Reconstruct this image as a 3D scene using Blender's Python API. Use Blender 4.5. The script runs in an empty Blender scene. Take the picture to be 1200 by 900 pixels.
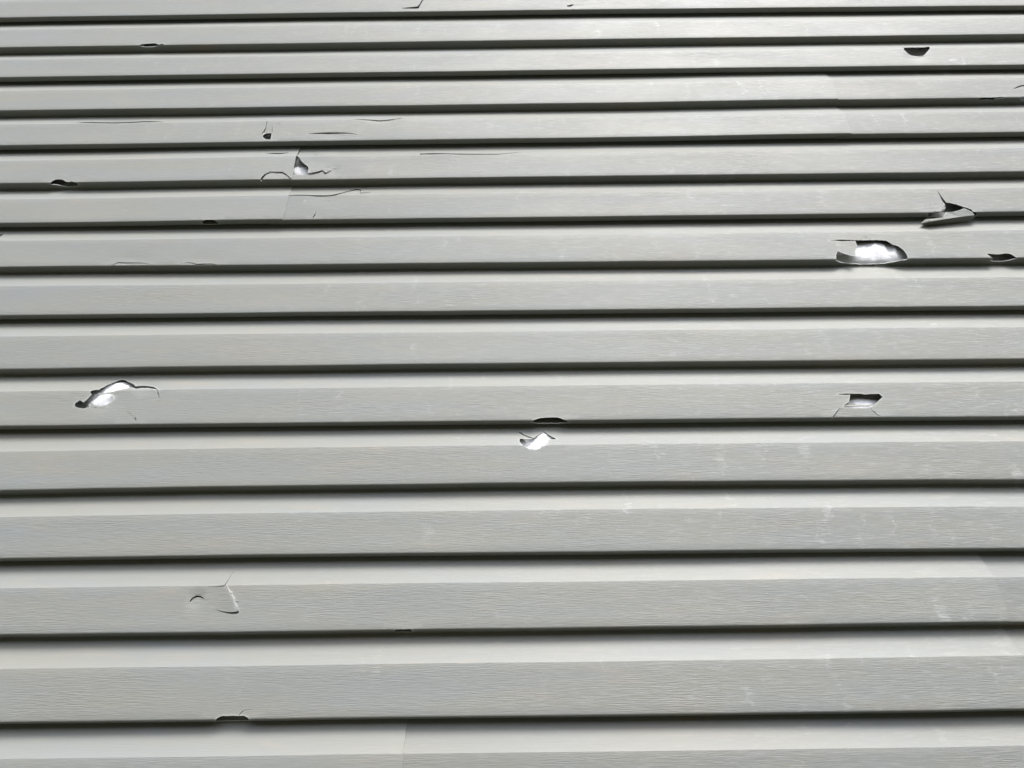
import bpy, bmesh, math, random
import numpy as np
from mathutils import Vector, Matrix, noise
from mathutils.geometry import delaunay_2d_cdt

C = bpy.context.scene
R = math.radians

# ------------------------------------------------------------------ camera
DIST = 1.153                 # metres from the lens to the wall
CAM_Z = 1.60
PITCH = R(30.63)
ROLL = 0.011
FPX = 900.0                  # focal length in photograph pixels (1200 wide)
cam_d = bpy.data.cameras.new('camera')
cam = bpy.data.objects.new('camera', cam_d)
C.collection.objects.link(cam)
cam_d.sensor_width = 36.0
cam_d.lens = 36.0 * FPX / 1200.0
cam_d.clip_start = 0.05
cam_d.clip_end = 500.0
CAM = Vector((0, -DIST, CAM_Z))
r0 = Vector((1, 0, 0)); f0 = Vector((0, math.cos(PITCH), math.sin(PITCH))); u0 = Vector((0, -math.sin(PITCH), math.cos(PITCH)))
CR = r0 * math.cos(ROLL) - u0 * math.sin(ROLL)
CU = u0 * math.cos(ROLL) + r0 * math.sin(ROLL)
CF = f0
cam.matrix_world = Matrix(((CR.x, CU.x, -CF.x, CAM.x), (CR.y, CU.y, -CF.y, CAM.y), (CR.z, CU.z, -CF.z, CAM.z), (0, 0, 0, 1)))
C.camera = cam

# ------------------------------------------------------------------ light
SUN_EL, SUN_AZ = R(58), R(22)     # azimuth: degrees to the right of straight out from the wall
w = bpy.data.worlds.new('World'); C.world = w; w.use_nodes = True
nt = w.node_tree; nt.nodes.clear()
sky = nt.nodes.new('ShaderNodeTexSky'); sky.sky_type = 'NISHITA'; sky.sun_disc = False
sky.sun_elevation = SUN_EL; sky.air_density = 1.0; sky.dust_density = 2.5; sky.ozone_density = 1.0
bgn = nt.nodes.new('ShaderNodeBackground'); bgn.inputs['Strength'].default_value = 0.15
out = nt.nodes.new('ShaderNodeOutputWorld')
hs = nt.nodes.new('ShaderNodeHueSaturation'); hs.inputs['Saturation'].default_value = 0.38    # thin cloud
nt.links.new(sky.outputs[0], hs.inputs['Color']); nt.links.new(hs.outputs[0], bgn.inputs[0]); nt.links.new(bgn.outputs[0], out.inputs[0])
sdir = Vector((math.sin(SUN_AZ) * math.cos(SUN_EL), -math.cos(SUN_AZ) * math.cos(SUN_EL), math.sin(SUN_EL)))  # towards the sun
sky.sun_rotation = math.atan2(sdir.x, sdir.y)
sl = bpy.data.lights.new('sun', 'SUN'); sl.energy = 1.5; sl.angle = R(24); sl.color = (1.0, 0.98, 0.945)
so = bpy.data.objects.new('sun', sl); C.collection.objects.link(so)
so.location = (0, -3, 8); so.rotation_euler = sdir.to_track_quat('Z', 'Y').to_euler()
C.view_settings.view_transform = 'Standard'; C.view_settings.look = 'None'
C.view_settings.gamma = 1.0; C.view_settings.use_curve_mapping = False
C.view_settings.exposure = 1.40
C.render.engine = 'CYCLES'

# ------------------------------------------------------------------ helpers
def tag(o, label=None, cat=None, group=None, kind=None):
    if label: o['label'] = label
    if cat: o['category'] = cat
    if group: o['group'] = group
    if kind: o['kind'] = kind
    return o

def ray(px, py):
    return (CF + CR * ((px - 600) / FPX) + CU * (-(py - 450) / FPX))

def on_plane(px, py, e=0.0):
    """point of the photograph on the vertical plane standing e metres out of the wall face"""
    d = ray(px, py); t = (-e - CAM.y) / d.y
    return CAM + d * t

def proj(p):
    v = p - CAM; z = v.dot(CF)
    return 600 + FPX * v.dot(CR) / z, 450 - FPX * v.dot(CU) / z

# ------------------------------------------------------------------ materials
def N(nt, t, **kw):
    n = nt.nodes.new(t)
    for k, v in kw.items(): setattr(n, k, v)
    return n

def mat_new(name):
    m = bpy.data.materials.new(name); m.use_nodes = True
    nt = m.node_tree; nt.nodes.clear()
    o = N(nt, 'ShaderNodeOutputMaterial'); b = N(nt, 'ShaderNodeBsdfPrincipled')
    nt.links.new(b.outputs[0], o.inputs[0])
    return m, nt, b

def math_node(nt, op, a, b=None, clamp=False):
    n = N(nt, 'ShaderNodeMath', operation=op, use_clamp=clamp)
    for i, v in enumerate((a, b)):
        if v is None: continue
        if isinstance(v, (int, float)): n.inputs[i].default_value = v
        else: nt.links.new(v, n.inputs[i])
    return n.outputs[0]

def noise_node(nt, vec, scale, detail=4, rough=0.55, dist=0.0, wv=None):
    n = N(nt, 'ShaderNodeTexNoise'); n.noise_dimensions = '4D'
    n.inputs['Scale'].default_value = scale; n.inputs['Detail'].default_value = detail
    n.inputs['Roughness'].default_value = rough; n.inputs['Distortion'].default_value = dist
    nt.links.new(vec, n.inputs['Vector'])
    if wv is not None: nt.links.new(wv, n.inputs['W'])
    return n

def mapping(nt, vec, scale, rot=(0, 0, 0), loc=(0, 0, 0)):
    n = N(nt, 'ShaderNodeMapping'); n.inputs['Scale'].default_value = scale
    n.inputs['Rotation'].default_value = rot; n.inputs['Location'].default_value = loc
    nt.links.new(vec, n.inputs['Vector']); return n.outputs[0]

def ramp(nt, fac, a, b):
    n = N(nt, 'ShaderNodeMapRange'); n.inputs['From Min'].default_value = a; n.inputs['From Max'].default_value = b
    nt.links.new(fac, n.inputs['Value']); return n.outputs['Result']

def mix(nt, fac, a, b, blend='MIX'):
    n = N(nt, 'ShaderNodeMix', data_type='RGBA', blend_type=blend)
    if isinstance(fac, (int, float)): n.inputs[0].default_value = fac
    else: nt.links.new(fac, n.inputs[0])
    for i, v in ((6, a), (7, b)):
        if isinstance(v, tuple): n.inputs[i].default_value = (*v, 1)
        else: nt.links.new(v, n.inputs[i])
    return n.outputs[2]

VINYL = (0.216, 0.217, 0.197)
def make_vinyl():
    m, nt, b = mat_new('grey_vinyl')
    geo = N(nt, 'ShaderNodeNewGeometry'); co = geo.outputs['Position']; wv = None      # metres on the wall, so the grain runs on from part to part
    at = N(nt, 'ShaderNodeAttribute'); at.attribute_name = 'grain'; g = at.outputs['Fac']
    # wood grain emboss: long flat ridges in three sizes
    v1 = mapping(nt, co, (38, 60, 900)); n1 = noise_node(nt, v1, 1.0, 3, 0.55, 0.12, wv)
    v2 = mapping(nt, co, (110, 120, 1700)); n2 = noise_node(nt, v2, 1.0, 2, 0.5, 0.2, wv)
    v3 = mapping(nt, co, (14, 30, 210)); n3 = noise_node(nt, v3, 1.0, 2, 0.5, 0.15, wv)
    r1 = ramp(nt, n1.outputs[0], 0.36, 0.66)
    h = math_node(nt, 'ADD', math_node(nt, 'MULTIPLY', r1, 0.62), math_node(nt, 'MULTIPLY', n2.outputs[0], 0.5))
    h = math_node(nt, 'ADD', h, math_node(nt, 'MULTIPLY', n3.outputs[0], 0.35))
    # patches where the emboss is worn or deeper
    np_ = noise_node(nt, mapping(nt, co, (5, 5, 16)), 1.0, 2, 0.5, 0.0, wv)
    h = math_node(nt, 'MULTIPLY', h, ramp(nt, np_.outputs[0], 0.15, 0.75))
    bump = N(nt, 'ShaderNodeBump'); bump.inputs['Distance'].default_value = 0.00055
    nt.links.new(math_node(nt, 'MULTIPLY', g, 0.85), bump.inputs['Strength']); nt.links.new(h, bump.inputs['Height'])
    nt.links.new(bump.outputs[0], b.inputs['Normal'])
    # colour: faint tint drift, streaks along the grain, chalky scuffs
    nA = noise_node(nt, mapping(nt, co, (3.0, 3, 22)), 1.0, 3, 0.6, 0.3, wv)
    nB = noise_node(nt, mapping(nt, co, (6, 6, 30), loc=(3.1, 0, 1.7)), 1.0, 3, 0.6, 0.5, wv)
    col = mix(nt, ramp(nt, nA.outputs[0], 0.40, 0.70), VINYL, (0.203, 0.214, 0.210))
    col = mix(nt, math_node(nt, 'MULTIPLY', ramp(nt, nB.outputs[0], 0.56, 0.72), 0.55), col, (0.245, 0.228, 0.192))
    col = mix(nt, math_node(nt, 'MULTIPLY', math_node(nt, 'MULTIPLY', ramp(nt, n1.outputs[0], 0.42, 0.70), 0.13), g), col, (0.36, 0.37, 0.365))
    sx = N(nt, 'ShaderNodeSeparateXYZ'); nt.links.new(geo.outputs['Position'], sx.inputs[0])
    side = ramp(nt, math_node(nt, 'ADD', sx.outputs[0], math_node(nt, 'MULTIPLY', sx.outputs[2], 0.35)), 0.1, 1.5)    # that end of the wall is more weathered
    # scuffs: near vertical zigzag chalk marks
    warp = noise_node(nt, mapping(nt, co, (30, 30, 90)), 1.0, 3, 0.7, 0.0, wv)
    wadd = N(nt, 'ShaderNodeVectorMath', operation='MULTIPLY_ADD'); nt.links.new(warp.outputs['Color'], wadd.inputs[0])
    wadd.inputs[1].default_value = (0.05, 0.0, 0.01); nt.links.new(co, wadd.inputs[2])
    s1 = noise_node(nt, mapping(nt, wadd.outputs[0], (52, 10, 13), rot=(0, R(20), 0)), 1.0, 4, 0.6, 0.0, wv)
    k1 = ramp(nt, s1.outputs[0], 0.58, 0.70)
    s2 = noise_node(nt, mapping(nt, co, (26, 40, 190)), 1.0, 5, 0.75, 0.0, wv)
    k1 = math_node(nt, 'MULTIPLY', k1, ramp(nt, s2.outputs[0], 0.40, 0.62))
    patch = noise_node(nt, mapping(nt, co, (2.2, 3, 7), loc=(7, 0, 2)), 1.0, 2, 0.5, 0.0, wv)
    k1 = math_node(nt, 'MULTIPLY', k1, ramp(nt, patch.outputs[0], 0.38, 0.60))
    k1 = math_node(nt, 'MULTIPLY', math_node(nt, 'MULTIPLY', k1, math_node(nt, 'ADD', math_node(nt, 'MULTIPLY', side, 1.0), 0.12)), 0.6, True)
    s3 = ramp(nt, s2.outputs[0], 0.50, 0.80)
    k2 = math_node(nt, 'MULTIPLY', math_node(nt, 'MULTIPLY', s3, side), 0.38)
    k = math_node(nt, 'MULTIPLY', math_node(nt, 'ADD', k1, k2, True), math_node(nt, 'ADD', math_node(nt, 'MULTIPLY', g, 0.7), 0.3))
    col = mix(nt, k, col, (0.52, 0.53, 0.53))
    sn = N(nt, 'ShaderNodeAttribute'); sn.attribute_name = 'stress_glint'      # vinyl whitens where it has torn; also paints a crack's lit lip
    col = mix(nt, math_node(nt, 'MULTIPLY', sn.outputs['Fac'], 0.3), col, (0.55, 0.555, 0.54))
    tn = N(nt, 'ShaderNodeAttribute'); tn.attribute_name = 'tone'
    vm = N(nt, 'ShaderNodeVectorMath', operation='SCALE'); nt.links.new(col, vm.inputs[0]); nt.links.new(tn.outputs['Fac'], vm.inputs['Scale'])
    nt.links.new(vm.outputs[0], b.inputs['Base Color'])
    rr = math_node(nt, 'ADD', math_node(nt, 'MULTIPLY', n1.outputs[0], 0.14), 0.46)
    nt.links.new(rr, b.inputs['Roughness'])
    b.inputs['IOR'].default_value = 1.41
    return m

def make_edge():
    m, nt, b = mat_new('torn_vinyl_edge')
    tc = N(nt, 'ShaderNodeTexCoord'); n = noise_node(nt, tc.outputs['Object'], 220, 2)
    nt.links.new(mix(nt, n.outputs[0], (0.46, 0.465, 0.46), (0.70, 0.705, 0.70)), b.inputs['Base Color'])
    b.inputs['Roughness'].default_value = 0.6
    return m

def make_wrap():
    m, nt, b = mat_new('house_wrap_white')
    tc = N(nt, 'ShaderNodeTexCoord'); co = tc.outputs['Object']
    n = noise_node(nt, co, 40, 4); n2 = noise_node(nt, co, 6, 3)
    nt.links.new(mix(nt, n2.outputs[0], (0.80, 0.805, 0.82), (0.70, 0.71, 0.74)), b.inputs['Base Color'])
    bp = N(nt, 'ShaderNodeBump'); bp.inputs['Strength'].default_value = 0.9; bp.inputs['Distance'].default_value = 0.003
    nt.links.new(n.outputs[0], bp.inputs['Height']); nt.links.new(bp.outputs[0], b.inputs['Normal'])
    b.inputs['Roughness'].default_value = 0.45
    return m

def make_ground():
    m, nt, b = mat_new('lawn')
    tc = N(nt, 'ShaderNodeTexCoord'); n = noise_node(nt, tc.outputs['Object'], 3, 8, 0.7)
    nt.links.new(mix(nt, n.outputs[0], (0.022, 0.021, 0.013), (0.05, 0.05, 0.030)), b.inputs['Base Color'])
    b.inputs['Roughness'].default_value = 0.95
    b.inputs['Specular IOR Level'].default_value = 0.1
    return m

M_V = make_vinyl(); M_E = make_edge(); M_W = make_wrap(); M_G = make_ground()

# ------------------------------------------------------------------ setting
gm = bpy.data.meshes.new('ground'); gb = bmesh.new()
GX = [-220 + 440 * i / 110 for i in range(111)]; GY = [-220 + 300 * i / 75 for i in range(76)]
def ground_z(x, y):
    """flat yard by the wall, then an unseen bank added to block low sky light"""
    d = math.hypot(x * .8, min(y, 0))
    t = min(max((d - 9) / 34, 0), 1)
    return 13 * t * t * (3 - 2 * t) * (1 + .12 * noise.noise(Vector((x * .05, y * .05, 2)))) * (1 if y < 0 else max(0, 1 - y / 30)) * (1.0 if t > 0 else 0)  # invented rise, shaped to dim the sky near the horizon
GV = [[gb.verts.new((x, y, ground_z(x, y))) for x in GX] for y in GY]
for j in range(len(GY) - 1):
    for i in range(len(GX) - 1):
        gb.faces.new((GV[j][i], GV[j][i + 1], GV[j + 1][i + 1], GV[j + 1][i])).smooth = True
gb.to_mesh(gm); gb.free()
go = bpy.data.objects.new('ground', gm); C.collection.objects.link(go); gm.materials.append(M_G); tag(go, kind='structure')

# ------------------------------------------------------------------ siding layout
COLX = (0, 400, 800, 1200)
EDGE = [(20.7, 15, 10, 6.7), (55.7, 50, 45, 40), (90.7, 85.7, 80, 76), (129.3, 125, 119, 114.3), (170.3, 165.7, 159.3, 155),
        (215, 210, 205.7, 201), (261.7, 257.3, 252.7, 248.3), (312.7, 310.7, 305, 302.7), (370, 365.7, 362.3, 359),
        (432.7, 428.3, 424, 420.7), (499.3, 496, 491, 488.3), (575, 569, 564.3, 562.7), (655, 650, 646, 643.3),
        (744.3, 740, 734.3, 729.3), (846.7, 844, 836, 832.3)]
FIT = {}
for k, ys in enumerate(EDGE):
    P = [on_plane(x, y) for x, y in zip(COLX, ys)]
    xs = np.array([p.x for p in P]); zs = np.array([p.z for p in P])
    FIT[k] = (np.polyfit(xs, zs, 2), xs.min(), xs.max())
P0 = 0.1143
def edge_z(k, x):
    if k < 0: return edge_z(0, x) + P0 * (-k)
    if k > 14: return edge_z(14, x) - P0 * (k - 14)
    c, a, b = FIT[k]
    xc = min(max(x, a), b)
    z = c[0] * xc * xc + c[1] * xc + c[2] + (2 * c[0] * xc + c[1]) * (x - xc)
    return z + 0.0008 * noise.noise(Vector((x * 3.1, k * 7.3, 0))) + 0.0003 * noise.noise(Vector((x * 11, k * 5.1, 3)))

E_IN = -0.0180
def arc(c, r, a0, a1, n):
    return [(c[0] + r * math.cos(R(a0 + (a1 - a0) * i / n)), c[1] + r * math.sin(R(a0 + (a1 - a0) * i / n))) for i in range(n + 1)]
# profile points (e outwards, h downwards from the edge above), grain weight
def profile(upper):
    pts = []
    if upper: pts += [(E_IN, -0.030, .2), (E_IN, -0.012, .2)]
    else: pts += [(E_IN + 0.0001, -0.0012, .2)]
    pts += [(E_IN, 0.0035, .2), (E_IN + 0.0002, 0.0050, .2), (E_IN + 0.0009, 0.0070, .25), (E_IN + 0.0020, 0.0095, .3)]
    pts += [(-0.0122, 0.0205, .35), (-0.0072, 0.0320, .35), (-0.0022, 0.0437, .4), (-0.0014, 0.0449, .8), (-0.0012, 0.0462, 1)]
    for i in range(1, 7): pts.append((-0.0012 + 0.0012 * i / 6.0, 0.0462 + (P0 - 0.0030 - 0.0462) * i / 6.0, 1))
    r = 0.0030
    for a in (20, 40, 58, 74, 90):
        pts.append((-r + r * math.cos(R(a)), P0 - r + r * math.sin(R(a)), max(0, 1 - a / 60.0)))
    if upper:
        pts += [(-0.008, P0, 0), (-0.013, P0, 0), (E_IN - 0.0008, P0 + 0.0001, 0)]
    else:
        pts += [(-0.0075, P0, 0), (-0.0118, P0, 0), (-0.0130, P0 - 0.0006, 0), (-0.0136, P0 - 0.002, 0), (-0.0138, P0 - 0.014, 0), (-0.0170, P0 - 0.016, 0)]
    s = [0.0]
    for a, b in zip(pts, pts[1:]): s.append(s[-1] + math.hypot(b[0] - a[0], b[1] - a[1]))
    return np.array(s), np.array([p[0] for p in pts]), np.array([p[1] for p in pts]), np.array([p[2] for p in pts])
PROF = {True: profile(True), False: profile(False)}

def base_pos(k, x, s):
    S, E, H, G = PROF[k % 2 == 1]
    e = float(np.interp(s, S, E)); h = float(np.interp(s, S, H))
    zt = edge_z(k - 1, x); zb = edge_z(k, x)
    return Vector((x, -e, zt - h * (zt - zb) / P0 if h > 0 else zt - h)), e

def to_wall(k, px, py):
    """(x, s) on lap k seen at this place of the photograph"""
    S = PROF[k % 2 == 1][0]
    lo, hi = 0.0, S[-1]
    if k % 2 == 0: hi = S[-4]
    x = on_plane(px, py).x
    def f(s):
        nonlocal x
        for _ in range(3):
            p, _e = base_pos(k, x, s); q = proj(p)
            x += (px - q[0]) * (p - CAM).dot(CF) / FPX
        return proj(base_pos(k, x, s)[0])[1]
    for _ in range(26):
        m = (lo + hi) / 2
        if f(m) < py: lo = m
        else: hi = m
    return (x, (lo + hi) / 2)

def slit(pts):
    """polyline of (px, py, width px) -> polygon in photograph pixels, edges slightly ragged"""
    L, Rr = [], []
    fine = []
    for a, b in zip(pts, pts[1:]):
        n = max(1, int(math.hypot(b[0] - a[0], b[1] - a[1]) / 5))
        for i in range(n):
            t = i / n; fine.append(tuple(a[j] + (b[j] - a[j]) * t for j in range(3)))
    fine.append(pts[-1])
    for i, p in enumerate(fine):
        a = fine[max(0, i - 1)]; b = fine[min(len(fine) - 1, i + 1)]
        dx, dy = b[0] - a[0], b[1] - a[1]; l = math.hypot(dx, dy) or 1
        nx, ny = -dy / l, dx / l
        j = 0.12 * math.sin(i * 2.7 + p[0])
        wd = p[2] * 0.5 * 1.4
        L.append((p[0] + nx * (wd + j * wd), p[1] + ny * (wd + j * wd))); Rr.append((p[0] - nx * wd, p[1] - ny * wd))
    return tuple(L + Rr[::-1])

# side: which panel of a jointed row the damage belongs to ('l' / 'r' / None = the only one)
CUT = {}      # lap -> list of (side, polygon px)
PALE = []     # cracks whose light-catching lip is painted pale
def cut(k, poly, side=None):
    if isinstance(poly, list):            # a broken hole: short uneven steps along its edge
        rnd = random.Random(int(poly[0][0] * 10) + k); Q = []
        for a, b in zip(poly, poly[1:] + poly[:1]):
            l = math.hypot(b[0] - a[0], b[1] - a[1]); n = max(1, int(l / 2.6)); Q.append(a)
            for i in range(1, n):
                t = (i + rnd.uniform(-.3, .3)) / n; j = rnd.uniform(-.28, .28) * min(1, l / 6)
                Q.append((a[0] + (b[0] - a[0]) * t - (b[1] - a[1]) / l * j, a[1] + (b[1] - a[1]) * t + (b[0] - a[0]) / l * j))
        poly = Q
    CUT.setdefault(k, []).append((side, poly))
LIFT = {}     # lap -> list of (region px, hinge a, hinge b, amount)
def lift(k, region, a, b, amt): LIFT.setdefault(k, []).append((region, a, b, amt))
DENT = {}     # lap -> list of (px, py, radius m, amount m)
def dent(k, px, py, r, amt, squash=1.0): DENT.setdefault(k, []).append((px, py, r, amt, squash))

# lap 0
cut(0, slit([(471, 9.6, .3), (478, 9.4, .9), (486, 9.1, 1.4), (490, 8.7, 1.6), (492, 5.5, .9), (496, -1, .8), (498, -5, .3)]))
cut(0, slit([(664.5, 7, 1.0), (668, 7, 1.6), (670, 6.2, 1.4), (672, 5.4, .5)]))
cut(0, slit([(672, 5.4, .25), (678, 5.7, .3), (685, 6.6, .15)]))
lift(0, [(470, 9.5), (490, 9), (496, -1), (470, -3)], (470, 2), (490, -6), .0008)
# lap 1
cut(1, [(163, 52.6), (166, 51.6), (174, 50.9), (182, 50.7), (184.5, 51.6), (187, 52.3), (189.5, 51.0), (193, 51.7), (187, 53.6), (180, 54.7), (170, 55), (164.5, 53.8)])
# lap 2
cut(2, [(1057.8, 55.3), (1071, 54.9), (1072, 55.3), (1089.3, 54.3), (1089.8, 56.5), (1086.5, 60.5), (1081, 65.9), (1076, 65.2), (1070, 64.3), (1064.5, 62.3), (1060, 58.7)])
dent(2, 1073, 66, .03, -.002)
# lap 3
cut(3, slit([(1188, 103.9, .4), (1193, 101.7, 1), (1197, 100.5, 1.1), (1203, 99.8, 1.3), (1212, 101, .5)]), 'r')
cut(3, [(1147.3, 116.2), (1149.5, 114.6), (1155, 114.0), (1163, 114.2), (1176, 113.4), (1176.2, 115.2), (1166, 115.6), (1164.3, 117.2), (1156, 116.7), (1148.3, 117.4)], 'r')
cut(3, [(1194.2, 113.2), (1208, 112.6), (1208, 118.5), (1199, 118.6), (1195.5, 117), (1196.6, 115.6)], 'r')
# lap 4
cut(4, slit([(90, 143.7, .2), (100, 143.4, .7), (120, 143.4, 1.0), (145, 142.9, 1.1), (170, 142.3, .9), (185, 142.3, .5), (192, 142.8, .2)]), 'l')
cut(4, [(307.5, 159.3), (310.8, 156.4), (313, 155.8), (318.2, 155.9), (317.8, 159), (317, 163.3), (311, 163), (309, 161.3)], 'l')
cut(4, slit([(306.8, 157, .5), (309.8, 153, .9), (311.5, 149, .5), (312, 145, .5), (314, 141.5, .3)]), 'l')
cut(4, slit([(318.7, 155.2, .5), (319, 151, .35), (319.2, 147.5, .2)]), 'l')
lift(4, [(306.8, 157), (309.8, 153), (312, 145), (319.2, 147), (318.3, 156), (310.8, 156.4)], (313, 143), (320, 146), -.0015)
cut(4, slit([(362, 156.4, .3), (370, 156.4, .9), (380, 156.2, 1.3), (392, 155.9, 1.2), (405, 156, .9), (414, 156.6, .5), (418.5, 158.5, .3)]), 'l')
cut(4, slit([(414, 139.8, .2), (425, 140.3, .6), (436, 140.6, .9), (443, 141.5, 1.2), (450, 141.3, 1), (460, 140.3, .9), (468, 139.3, .5), (473, 138.5, .2)]), 'l')
dent(4, 388, 160, .035, -.0015, .5); dent(4, 443, 140, .05, -.0015, .4); dent(4, 140, 142, .07, -.002, .3)
# lap 5
cut(5, slit([(492, 180.3, .7), (505, 180, 1.1), (525, 179.8, .5), (533, 180.3, .8), (560, 180.5, .7), (585, 180.5, .6), (597, 179.4, .4), (610, 178, .2)]), 'r')
cut(5, slit([(312.5, 180.5, .3), (322, 180.5, .9), (330, 180.4, .8), (338, 179.5, .3)]), 'l')
cut(5, slit([(306.8, 213, 1.0), (307.3, 209, 1.6), (311, 205, 1.0), (317, 202.2, .9), (324, 202.6, 1), (331.5, 202.8, 1.3), (336, 206, 1.2), (341.5, 210.6, 1.0)]), 'l')
lift(5, [(306.8, 214), (307.3, 209), (311, 205), (317, 202.2), (331.5, 202.8), (341, 210), (341, 214)], (306, 216), (341, 213), -.0018)
cut(5, [(348.5, 182.5), (351, 184.5), (354, 189.5), (361, 195), (361.8, 198), (360.8, 200.5), (361.3, 204.6), (350, 204.6), (330, 205), (334, 190), (344, 183)], 'r')
cut(5, slit([(346, 183.2, .6), (349.2, 180, .9), (351.5, 176, .6)]), 'r')
cut(5, slit([(360.9, 204.4, 1.3), (366, 203.8, 1.3), (373, 202, 1.1), (378, 200, 1.0), (379.3, 201.3, 1), (381, 203.5, 1.2), (385, 201.7, .9), (388, 199.5, .4)]), 'r')
lift(5, [(354, 189.5), (361, 195), (361.8, 198), (360.8, 200.5), (361.3, 204), (373, 201.8), (378, 199.8), (381, 203), (388, 199), (392, 192), (375, 186)], (356, 186), (393, 190), .0022)
dent(5, 383, 180, .03, .0015); dent(5, 392, 201, .02, -.0015)
cut(5, [(59, 214.6), (62, 211.5), (65, 210.2), (69, 209.8), (73.5, 210.4), (76, 212), (78.5, 213.2), (81, 213), (84, 212.3), (88, 213.5), (92.5, 216.5), (88, 218.4), (80, 219), (74, 218.2), (68, 216.8), (60, 216.3)], 'l')
# lap 6
cut(6, slit([(338.5, 229.6, .6), (348, 228.9, .8), (360, 229, .7), (370, 229.5, 1.1), (385, 229.3, 1.0), (392, 228.4, .9), (402, 226, .7), (412, 223.3, .7), (418, 222, 1.1), (421, 222.2, 1.1), (423, 224, .7)]), 'r')
cut(6, slit([(421.5, 226.3, .6), (430, 225.8, .4), (434, 225.5, .2)]), 'r')
cut(6, slit([(370, 248, .5), (369.5, 251, .8), (366.5, 255.5, .6)]), 'r')
dent(6, 385, 232, .05, -.001, .5)
cut(6, [(237, 261.4), (238.5, 259.5), (241, 258.1), (245, 258.2), (250, 258.1), (253, 259.3), (257, 262.6), (255, 263.6), (249, 264.2), (243, 264), (238.5, 263.2)], 'l')
cut(6, [(1106.3, 238.8), (1109.5, 237.2), (1113, 237.4), (1121, 239.2), (1131, 242.8), (1139, 245.6), (1140, 247.5), (1145.5, 250), (1143, 253.5), (1120, 257), (1095, 258.6), (1086, 256), (1088, 251.4), (1088.3, 249.4), (1105, 247.8), (1107.3, 246), (1108.2, 243)], 'r')
cut(6, slit([(1098.8, 223.6, .3), (1101.5, 228, .8), (1104, 232.5, 1.4), (1107, 236.7, 2.1), (1109, 238.4, 1.4)]), 'r')
cut(6, slit([(1089, 239.9, .15), (1097, 238.7, .35), (1106, 238.3, .6)]), 'r')
lift(6, [(1080, 240), (1106, 238.5), (1107.6, 243), (1107, 246), (1104, 248), (1082, 250)], (1082, 236), (1084, 252), .003)
# lap 7
cut(7, [(971, 281.6), (985, 280.7), (1004, 281.0), (1033, 281.2), (1039, 282), (1046, 286.5), (1053, 288.5), (1059, 293), (1062.5, 298), (1064, 303), (1062, 304.4), (1056, 304.9), (1050, 306.6), (1040, 308.2), (1030, 309.3), (1015, 309.8), (1000, 309.3), (986, 307.7), (980, 305.2), (979.8, 299), (981.8, 294.3), (990, 297.8), (1001.8, 301.6), (1002.3, 295), (1003.8, 288.5), (1001.5, 283.1), (985, 282.8)])
lift(7, [(976, 283), (1001.5, 283), (1004, 288.5), (1002, 302), (981.8, 294.8)], (976, 281), (981, 295), .0035)
cut(7, [(1156.5, 297.3), (1160, 297), (1168, 298), (1177, 296.8), (1183, 297), (1188, 299.5), (1191.7, 303), (1187, 303.8), (1184, 304.8), (1176, 306.2), (1166, 306.4), (1161, 305.6), (1163.5, 302.5), (1160, 300.3)])
cut(7, slit([(129, 312, .3), (137, 308, .7), (139, 307.6, .9), (150, 308, 1.0), (165, 308, .7), (172, 308.8, .4), (177, 311, .2)]))
cut(7, slit([(212, 309, .2), (220, 307.6, .6), (226, 308.2, .8), (231, 309.8, 1), (236, 309.4, 1), (249, 309.2, .7), (258, 311.5, .2)]))
cut(7, slit([(-16, 277, .4), (-6, 277, 1.4), (0, 275.8, 1.5), (3.5, 274, .5)]))
dent(7, 152, 305, .05, -.0016, .5); dent(7, 235, 306, .05, -.0016, .5); dent(7, 1020, 300, .06, -.001)
# lap 10
cut(10, [(105, 458.8), (108.5, 457), (115, 456.2), (124, 451.3), (135, 447), (141, 444.8), (146, 444.8), (150, 447), (156, 449.5), (159, 452.6), (166, 451.6), (174, 451.9), (180, 452.9), (184, 455.6), (184.8, 457.2), (181, 455.4), (174, 454.2), (166, 454), (159, 455.4), (153, 453.6), (150, 454.3), (140, 456.3), (128, 458.8), (120, 460.2), (114.5, 460.6), (115, 461.8), (126, 460.6), (131.5, 461.8), (134.3, 464.5), (133.5, 467.5), (130, 470.5), (124, 474), (117, 475), (110, 474), (105.5, 471.8), (104, 474.2), (104.5, 477), (98, 478.6), (91, 477.8), (87, 475.3), (88, 472.5), (93.5, 468.7), (97.5, 471.2), (101, 468.5), (104.5, 464.5), (107, 462)])
cut(10, slit([(184.3, 457, .7), (185.3, 462, .9), (187, 467, .3)]))
cut(10, slit([(159.2, 489.3, .5), (158, 490.6, .9), (158.6, 491.8, .8), (160.5, 492, .3)]))
cut(10, slit([(149, 482, .18), (153, 485, .22), (157, 489, .2)]))
dent(10, 125, 462, .05, -.002); dent(10, 172, 453, .03, -.0015)
cut(10, [(980.5, 461.8), (992, 461), (996, 461.2), (1010, 461.3), (1013, 462), (1030.5, 461.3), (1034.3, 465), (1031, 468), (1025, 473.5), (1022, 476), (1018, 477.9), (1008, 478.5), (990, 478.4), (989, 476), (989.5, 474.5), (995, 470.5), (996, 466), (996.3, 462.4), (985, 462.3)])
cut(10, slit([(989.5, 478.5, .3), (983.5, 478.3, .5), (981, 482.5, .7), (978, 486.5, .8), (974, 490.5, .5)]))
cut(10, slit([(1019, 477, .9), (1023, 482, .8), (1028, 486, .6), (1034, 488.5, .3)]))
lift(10, [(989.5, 478.2), (983.5, 478.3), (978, 486.5), (974, 490.5), (1034, 488.5), (1023, 482), (1018, 477.3)], (976, 493), (1034, 490), .0012)
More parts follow.
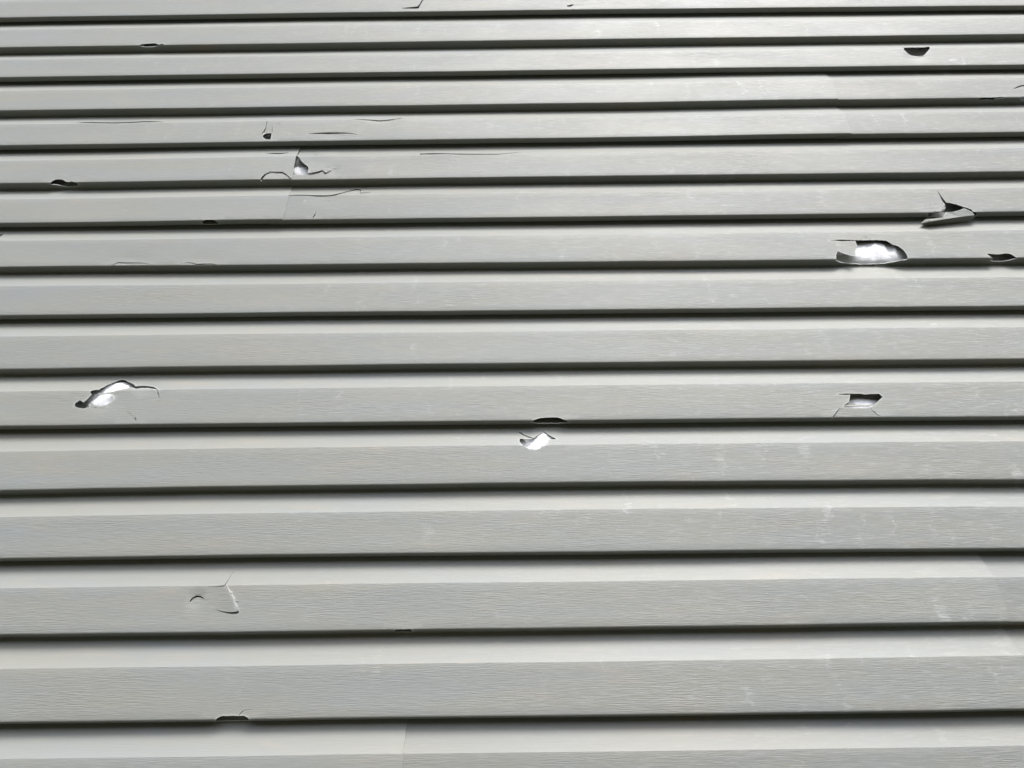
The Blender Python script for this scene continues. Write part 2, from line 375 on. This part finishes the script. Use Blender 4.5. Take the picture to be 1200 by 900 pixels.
cut(10, [(622, 494.6), (627, 491.5), (634, 489.6), (645, 489.0), (654, 489.2), (661, 491.7), (668, 494.9), (660, 495.6), (648, 496.2), (635, 496.2), (626, 495.6)])
# lap 11
cut(11, [(609, 514.2), (618, 514.7), (624, 514.6), (630, 510), (637, 505.3), (645, 510.3), (652, 514.5), (648, 515), (644, 514.4), (640, 520.5), (638.3, 522.3), (634, 523.2), (633, 525.3), (628, 527.2), (620, 526.5), (614, 523), (610, 519), (608.8, 517)])
cut(11, slit([(607.5, 506, .7), (613, 509.3, 1), (619, 512, 1), (626, 514, .8)]))
# lap 13
cut(13, slit([(222, 704.8, .8), (225, 700.8, 1.2), (230, 698.3, 1.5), (235, 699, 1.3), (238.5, 701.5, .6)]), 'l')
cut(13, slit([(243, 687.3, .3), (256, 687.3, .6), (262, 686.4, .9), (263.5, 685.3, 1)]), 'l')
cut(13, slit([(263.5, 685.3, .8), (267, 680, .4), (271, 673.5, .35), (274.5, 669, .2)]), 'l')
cut(13, slit([(263.5, 685.5, .5), (269, 693, .2), (273.5, 702, .2), (276.5, 711, .2), (279.8, 717, .4)]), 'l'); PALE.append(CUT[13][-1][1])
cut(13, slit([(253, 714.5, .3), (262, 717, .9), (270, 718.5, 1.3), (277, 718, 1.4), (280, 716.8, .8)]), 'l')
lift(13, [(240, 687.4), (263.4, 685.6), (269, 693), (273.5, 702), (276.5, 711), (279.8, 717), (270, 718.5), (253, 714.7)], (240, 687), (246, 714), .0022)
dent(13, 230, 702, .02, -.0015)
cut(13, [(460.5, 740.3), (464, 738), (472, 737.6), (481, 737.4), (484.5, 739.7), (482, 740.6), (462, 740.8)], 'l')
# lap 14
cut(14, [(251, 845.3), (254.5, 841.5), (259, 839.2), (268, 838.9), (286, 838.8), (290, 841), (294.5, 845), (292, 847.6), (272, 848), (254, 847.6)], 'l')
cut(14, slit([(279.5, 838.5, .5), (283, 834.5, .6), (287, 832, .4), (296, 830.5, .15)]), 'l')

# end joints: the left-hand panel lies over the right-hand one
SEAM = {3: [(968, 88), (974, 93.5), (978, 104), (982, 117)], 4: [(980, 126), (989.5, 134.5), (993, 145), (997, 156)],
        5: [(351, 176), (347.5, 183), (344.5, 196), (342.3, 210)], 6: [(343, 218), (338.5, 229), (335, 245), (331.5, 257)],
        13: [(1147, 652), (1164, 676), (1174, 700), (1182, 730)], 14: [(1175, 738), (1196, 767), (1207, 795), (1219, 832)],
        15: [(477, 848), (474, 868), (472.5, 880), (471, 900), (470, 930)]}
XL, XR = -1.95, 1.95

def in_poly(x, y, P):
    c = False; n = len(P); j = n - 1
    for i in range(n):
        xi, yi = P[i]; xj, yj = P[j]
        if (yi > y) != (yj > y) and x < (xj - xi) * (y - yi) / (yj - yi) + xi: c = not c
        j = i
    return c

TONE = [1.0]
def thick_mesh(name, V, T, Nn, grain, thick, parent, origin, outer=None, stress_glint=None):
    """closed sheet from a front surface: V points, T faces, Nn outward normals, outer = the open edges that get a rim"""
    bm = bmesh.new(); gl = bm.verts.layers.float.new('grain'); tl = bm.verts.layers.float.new('tone'); wl = bm.verts.layers.float.new('stress_glint')
    used = sorted({i for t in T for i in t}); fr = {}; bk = {}
    for i in used:
        v, n, g = V[i], Nn[i], grain[i]
        a = bm.verts.new(v - origin); a[gl] = g; a[tl] = TONE[0]; a[wl] = stress_glint[i] if stress_glint else 0.0; fr[i] = a
        b = bm.verts.new(v - n * thick - origin); b[gl] = g * .2; b[tl] = TONE[0]; bk[i] = b
    edges = {}
    for t in T:
        try:
            f = bm.faces.new([fr[i] for i in t]); f.smooth = True
            f = bm.faces.new([bk[i] for i in reversed(t)]); f.smooth = True
        except ValueError: continue
        n = len(t)
        for i in range(n):
            a, b = t[i], t[(i + 1) % n]
            if (b, a) in edges: del edges[(b, a)]
            else: edges[(a, b)] = 1
    for (a, b) in edges:
        if outer is not None and (a, b) not in outer: continue
        try:
            f = bm.faces.new([fr[b], fr[a], bk[a], bk[b]]); f.material_index = 1; f.smooth = False
        except ValueError: pass
    for e in bm.edges:
        if len(e.link_faces) == 2 and e.link_faces[0].material_index != e.link_faces[1].material_index: e.smooth = False
        elif len(e.link_faces) > 2: e.smooth = False
    me = bpy.data.meshes.new(name); bm.to_mesh(me); bm.free()
    me.materials.append(M_V); me.materials.append(M_E)
    o = bpy.data.objects.new(name, me); C.collection.objects.link(o); o.parent = parent
    return o

def build_lap(k, side, parent, origin):
    upper = (k % 2 == 1)
    S, E, H, G = PROF[upper]
    smax = S[-1]
    xl, xr = XL, XR
    polys = []; holes = []
    sk = k if k in SEAM else (15 if k == 16 else None)
    if sk is not None and side:
        sp = [to_wall(sk, *p) for p in SEAM[sk]]
        if k == 16: sp = [(sp[-1][0], .01), (sp[-1][0], .1)]
        if side == 'l':
            sp = [(sp[0][0] - (0 if sk > 6 else 0), -.01)] + sp + [(sp[-1][0], smax + .01)]
            polys.append(sp + [(9, smax + .01), (9, -.01)]); xr = max(p[0] for p in sp) + .004
            seam_x = sp[2][0]
        else:
            xl = min(p[0] for p in sp) - .028
    for sd, poly in CUT.get(k, []):
        if side and sd and sd != side: continue
        polys.append([to_wall(k, *p) for p in poly])
        if isinstance(poly, list) or any(poly is q for q in PALE): holes.append(polys[-1])
    lifts = []
    for reg, a, b, amt in LIFT.get(k, []):
        rp = [to_wall(k, *p) for p in reg]; A = to_wall(k, *a); B = to_wall(k, *b)
        dx, dy = B[0] - A[0], B[1] - A[1]; l = math.hypot(dx, dy)
        nx, ny = -dy / l, dx / l
        cx = sum(p[0] for p in rp) / len(rp); cy = sum(p[1] for p in rp) / len(rp)
        if (cx - A[0]) * nx + (cy - A[1]) * ny < 0: nx, ny = -nx, -ny
        m = max((p[0] - A[0]) * nx + (p[1] - A[1]) * ny for p in rp)
        lifts.append((rp, A, nx, ny, m, amt))
    dents = [(to_wall(k, d[0], d[1]), d[2], d[3], d[4]) for d in DENT.get(k, [])]
    # ---- point set
    pts = []; cons = []
    step = 0.012
    nx_ = int((xr - xl) / step)
    rows = list(S)
    crease = set()
    for i, s in enumerate(S):
        base = len(pts)
        for j in range(nx_ + 1):
            pts.append(Vector((xl + (xr - xl) * j / nx_, s)))
        for j in range(nx_): cons.append((base + j, base + j + 1))
    # finer points round the damage
    rnd = random.Random(k * 10 + 5 + (side == 'r'))
    for P in polys:
        if P and max(p[0] for p in P) > 5: continue
        x0 = min(p[0] for p in P) - .012; x1 = max(p[0] for p in P) + .012
        s0 = max(min(p[1] for p in P) - .010, .001); s1 = min(max(p[1] for p in P) + .010, smax - .001)
        n1 = int((x1 - x0) / .003); n2 = int((s1 - s0) / .003)
        for i in range(n1 + 1):
            for j in range(n2 + 1):
                q = Vector((x0 + i * .003 + rnd.uniform(-.0008, .0008), s0 + j * .003 + rnd.uniform(-.0008, .0008)))
                if xl + .001 < q.x < xr - .001 and .0005 < q.y < smax - .0005: pts.append(q)
    for P in polys:
        base = len(pts); n = len(P)
        Q = [Vector((min(max(p[0], xl - .001), xr + .02), min(max(p[1], -.002), smax + .002))) for p in P]
        pts += Q
        for i in range(n): cons.append((base + i, base + (i + 1) % n))
    vo, eo, fo, _a, _b, _c = delaunay_2d_cdt(pts, cons, [], 0, 1e-7, False)
    tris = []
    for f in fo:
        cx = sum(vo[i].x for i in f) / len(f); cy = sum(vo[i].y for i in f) / len(f)
        if not (xl < cx < xr and 0 < cy < smax): continue
        if any(in_poly(cx, cy, P) for P in polys): continue
        a = (vo[f[1]] - vo[f[0]]).cross(vo[f[2]] - vo[f[0]])
        if abs(a) < 1e-12: continue
        tris.append(list(f) if a < 0 else list(reversed(f)))
    V = []; grain = []; nrm = []
    for v in vo:
        x, s = v.x, min(max(v.y, 0), smax)
        p, e = base_pos(k, x, s)
        ds = .0006
        pa = base_pos(k, x, max(s - ds, 0))[0]; pb = base_pos(k, x, min(s + ds, smax))[0]
        t = (pb - pa); n = Vector((0, t.z, -t.y)); n.normalize()      # outward
        # face points out of the wall (-y) when running downwards
        if n.y > 0 and abs(n.y) > abs(n.z) and s < S[-1] * .8: n = -n
        d = 0.0
        h = float(np.interp(s, S, H))
        if 0.0 < h < P0 - .0005:
            wgt = math.sin(math.pi * min(max(h / P0, 0), 1))
            d += (0.0016 * noise.noise(Vector((x * 1.7, k * 3.3, 5))) + 0.0005 * noise.noise(Vector((x * 6.0, h * 14, k * 2.1)))) * wgt
        if side == 'l' and sk is not None:
            q = min(max((x - (seam_x - .5)) / .45, 0), 1); d += 0.0019 * q * q * (3 - 2 * q)
        for (c, r, amt, sq) in dents:
            rr = ((x - c[0]) ** 2 + ((s - c[1]) / sq) ** 2) ** .5 / r
            if rr < 1: d += amt * (1 - rr * rr) ** 2 * min(max((P0 - h) / .03, 0), 1) * min(max((h - .012) / .02, 0), 1)
        for (rp, A, hx, hy, m, amt) in lifts:
            if in_poly(x + (sum(q[0] for q in rp) / len(rp) - x) * .02, s + (sum(q[1] for q in rp) / len(rp) - s) * .02, rp):
                u = max(0, ((x - A[0]) * hx + (s - A[1]) * hy) / m); d += amt * u * u
        V.append(p + Vector((0, -d, 0))); nrm.append(n)
        g = float(np.interp(s, S, G)); grain.append(g)
    edges = {}
    for t in tris:
        for a, b in zip(t, t[1:] + t[:1]):
            if (b, a) in edges: del edges[(b, a)]
            else: edges[(a, b)] = 1
    # three parts: the sloping cove under the edge above, the grained face, the turned-back butt edge
    i1 = int(np.argmin(abs(H - .0449))); i2 = int(np.argmax(H > P0 - .0031)) + 2
    cutS = (S[i1], S[i2])
    sets = {'cove': [], 'face': [], 'butt_edge': []}
    for t in tris:
        c = sum(vo[i].y for i in t) / 3
        sets['cove' if c < cutS[0] else 'face' if c < cutS[1] else 'butt_edge'].append(t)
    stress_glint = [0.0] * len(vo)
    VO = np.array([(v.x, v.y) for v in vo])
    for P in holes:
        A = np.array(P); B = np.roll(A, -1, 0)
        near = np.where((VO[:, 0] > A[:, 0].min() - .01) & (VO[:, 0] < A[:, 0].max() + .01) & (VO[:, 1] > A[:, 1].min() - .01) & (VO[:, 1] < A[:, 1].max() + .01))[0]
        for i in near:
            ab = B - A; t = np.clip(((VO[i] - A) * ab).sum(1) / np.maximum((ab * ab).sum(1), 1e-12), 0, 1)
            dd = np.sqrt((((A + ab * t[:, None]) - VO[i]) ** 2).sum(1)).min()
            stress_glint[i] = max(stress_glint[i], 1 - dd / .0022 if dd < .0022 else 0.0)
    made = {n: thick_mesh(n, V, ts, nrm, grain, 0.0011, parent, origin, edges, stress_glint) for n, ts in sets.items()}
    return made['face']

FLAPS = {}   # lap -> list of (label, vertices [(px, py, e)], faces)
FLAPS[6] = [('bent grey strip torn from the lower edge, hanging forward', [
    (1108.5, 248.6, .002), (1116, 248.2, .003), (1124, 246.2, .003), (1130, 243.8, .003), (1139.5, 248.3, .002), (1142, 252, .001),
    (1126, 254, .002), (1106, 256.9, .003), (1091, 259.3, .004), (1089.5, 257.8, .004), (1105, 254.6, .003), (1109.8, 250.8, .003),
    (1144, 254.0, -.012), (1134, 259.9, -.015), (1110, 263.6, -.016), (1088, 265.6, -.015), (1079, 262, -.003), (1084.5, 256.6, -.010), (1096, 255.5, -.012)],
    [(0, 11, 10, 7, 6, 1), (1, 6, 2), (2, 6, 5, 4, 3), (10, 9, 8, 7), (5, 6, 13, 12), (6, 7, 14, 13), (7, 8, 15, 14), (8, 16, 15), (8, 9, 16), (9, 17, 16), (9, 10, 18, 17)])]
FLAPS[10] = [('bent vinyl sliver across the bottom of the hole', [
    (988.5, 475.2, -.001), (995, 471.0, -.003), (1003, 474.1, -.006), (1013, 474.5, -.006), (1024, 473.6, -.004), (1019, 475.7, -.002), (1003, 475.9, -.001), (990, 475.9, -.001)],
    [(0, 7, 6, 2, 1), (2, 6, 3), (3, 6, 5, 4)])]

def build_flap(k, spec, parent_obj, origin):
    label, vs, fs = spec
    V = [on_plane(*p) for p in vs]
    T = []
    acc = [Vector((0, 0, 0)) for _ in V]
    for f in fs:
        for i in range(1, len(f) - 1):
            t = [f[0], f[i], f[i + 1]]
            n = (V[t[1]] - V[t[0]]).cross(V[t[2]] - V[t[0]])
            if n.dot(CAM - V[t[0]]) < 0: t.reverse(); n = -n
            T.append(t)
            if n.length > 0:
                n.normalize()
                for j in t: acc[j] += n
    Nn = [a.normalized() if a.length > 0 else Vector((0, -1, 0)) for a in acc]
    o = thick_mesh('torn_flap', V, T, Nn, [.6] * len(V), .001, parent_obj, origin)
    for p in o.data.polygons: p.use_smooth = False
    o['label'] = label
    return o

GROUP = 'overlapping panels of grey vinyl siding'
PANELS = [   # top lap, side, label
    (-1, None, 'topmost grey siding panel, with a thin hooked crack at its lower edge'),
    (1, None, 'grey siding panel second from the top, with a half-moon hole near its right end'),
    (3, 'l', 'grey siding panel with a small black triangular hole and long thin slits'),
    (3, 'r', 'short grey siding panel at upper right, its lower edge chipped at the far end'),
    (5, 'l', 'grey siding panel with an arched crack by its end joint, black bite far left'),
    (5, 'r', 'grey siding panel with a jagged triangular hole and a bent torn strip'),
    (7, None, 'grey siding panel with the largest hole, torn open over crumpled white house wrap'),
    (9, None, 'grey siding panel with a ragged hole left and a pointed hole right'),
    (11, None, 'grey siding panel with a single bird-shaped white hole near the middle'),
    (13, 'l', 'grey siding panel with a curved loop crack left and a notch in its lowest edge'),
    (13, 'r', 'short undamaged grey siding panel under the end joint at lower right'),
    (15, 'l', 'lowest grey siding panel on the left of the bottom end joint'),
    (15, 'r', 'lowest grey siding panel on the right of the bottom end joint'),
]
for k, side, label in PANELS:
    org = Vector((0, 0, edge_z(k + 1, 0)))
    root = bpy.data.objects.new('siding_panel', None); C.collection.objects.link(root)
    TONE[0] = {'r': .93, 'l': 1.01}.get(side, 1 + .025 * math.sin(k * 2.3))      # panels weathered a little differently
    root.location = org; root.empty_display_size = .05
    tag(root, label, 'siding panel', GROUP)
    for kk in (k, k + 1):
        lo = build_lap(kk, side, root, org)
        if kk in FLAPS and side != 'l':
            for spec in FLAPS[kk]: build_flap(kk, spec, root, org)

# ------------------------------------------------------------------ wrapped wall behind
BUL = []
for px, py, ba, rx, rz in ((1026, 290, .014, .085, .031), (630, 517, .008, .05, .03), (126, 462, .011, .05, .036), (352, 195, .010, .03, .021), (1010, 471, .009, .05, .021)):
    q = on_plane(px, py); BUL.append((q.x, q.z, ba, rx, rz))

def wrap_mesh():
    bm = bmesh.new()
    z0, z1 = 0.0, 3.95
    nx, nz = 640, 420
    zs = [z0, 1.3] + [1.3 + (z1 - 1.3) * (i + 1) / nz for i in range(nz)]
    G = []
    for j, z in enumerate(zs):
        row = []
        for i in range(nx + 1):
            x = -2.0 + 4.0 * i / nx
            a = noise.noise(Vector((x * 9, z * 9, 1)))
            b = noise.noise(Vector((x * 26 + 3 * a, z * 22, 4)))
            c = noise.noise(Vector((x * 70 + 2 * b, z * 60 + 3 * a, 9)))
            bl = 0.0
            for (bx, bz, ba, rx, rz) in BUL:
                q = ((x - bx) / rx) ** 2 + ((z - bz) / rz) ** 2
                if q < 1: bl = max(bl, ba * (1 - q) ** .45)
            rg = 1 - abs(noise.noise(Vector((x * 38 + 2 * a, z * 30 + 1.5 * b, 6)))) * 2.4
            d = bl + (0.0030 * rg if bl > 0 else 0) * min(1, bl / .006) + 0.0016 * a + 0.0014 * (1 - abs(b) * 3) + 0.0005 * (1 - abs(c) * 2)
            row.append(bm.verts.new((x, 0.0235 - d, z)))
        G.append(row)
    for j in range(len(zs) - 1):
        for i in range(nx):
            f = bm.faces.new((G[j][i], G[j][i + 1], G[j + 1][i + 1], G[j + 1][i])); f.smooth = True
    # body of the wall
    bk = [bm.verts.new((x, .18, z)) for x, z in ((-2, z0), (2, z0), (2, z1), (-2, z1))]
    bm.faces.new((bk[3], bk[2], bk[1], bk[0]))
    bm.faces.new([G[0][i] for i in range(nx, -1, -1)] + [bk[0], bk[1]])
    bm.faces.new([G[-1][i] for i in range(nx + 1)] + [bk[2], bk[3]])
    bm.faces.new([G[j][0] for j in range(len(zs))] + [bk[3], bk[0]])
    bm.faces.new([G[j][nx] for j in range(len(zs) - 1, -1, -1)] + [bk[1], bk[2]])
    me = bpy.data.meshes.new('house_wrap'); bm.to_mesh(me); bm.free(); me.materials.append(M_W)
    return me
wo = bpy.data.objects.new('house_wrap', wrap_mesh()); C.collection.objects.link(wo)
tag(wo, 'crumpled white house wrap on the wall, seen through the holes in the grey siding', 'house wrap')
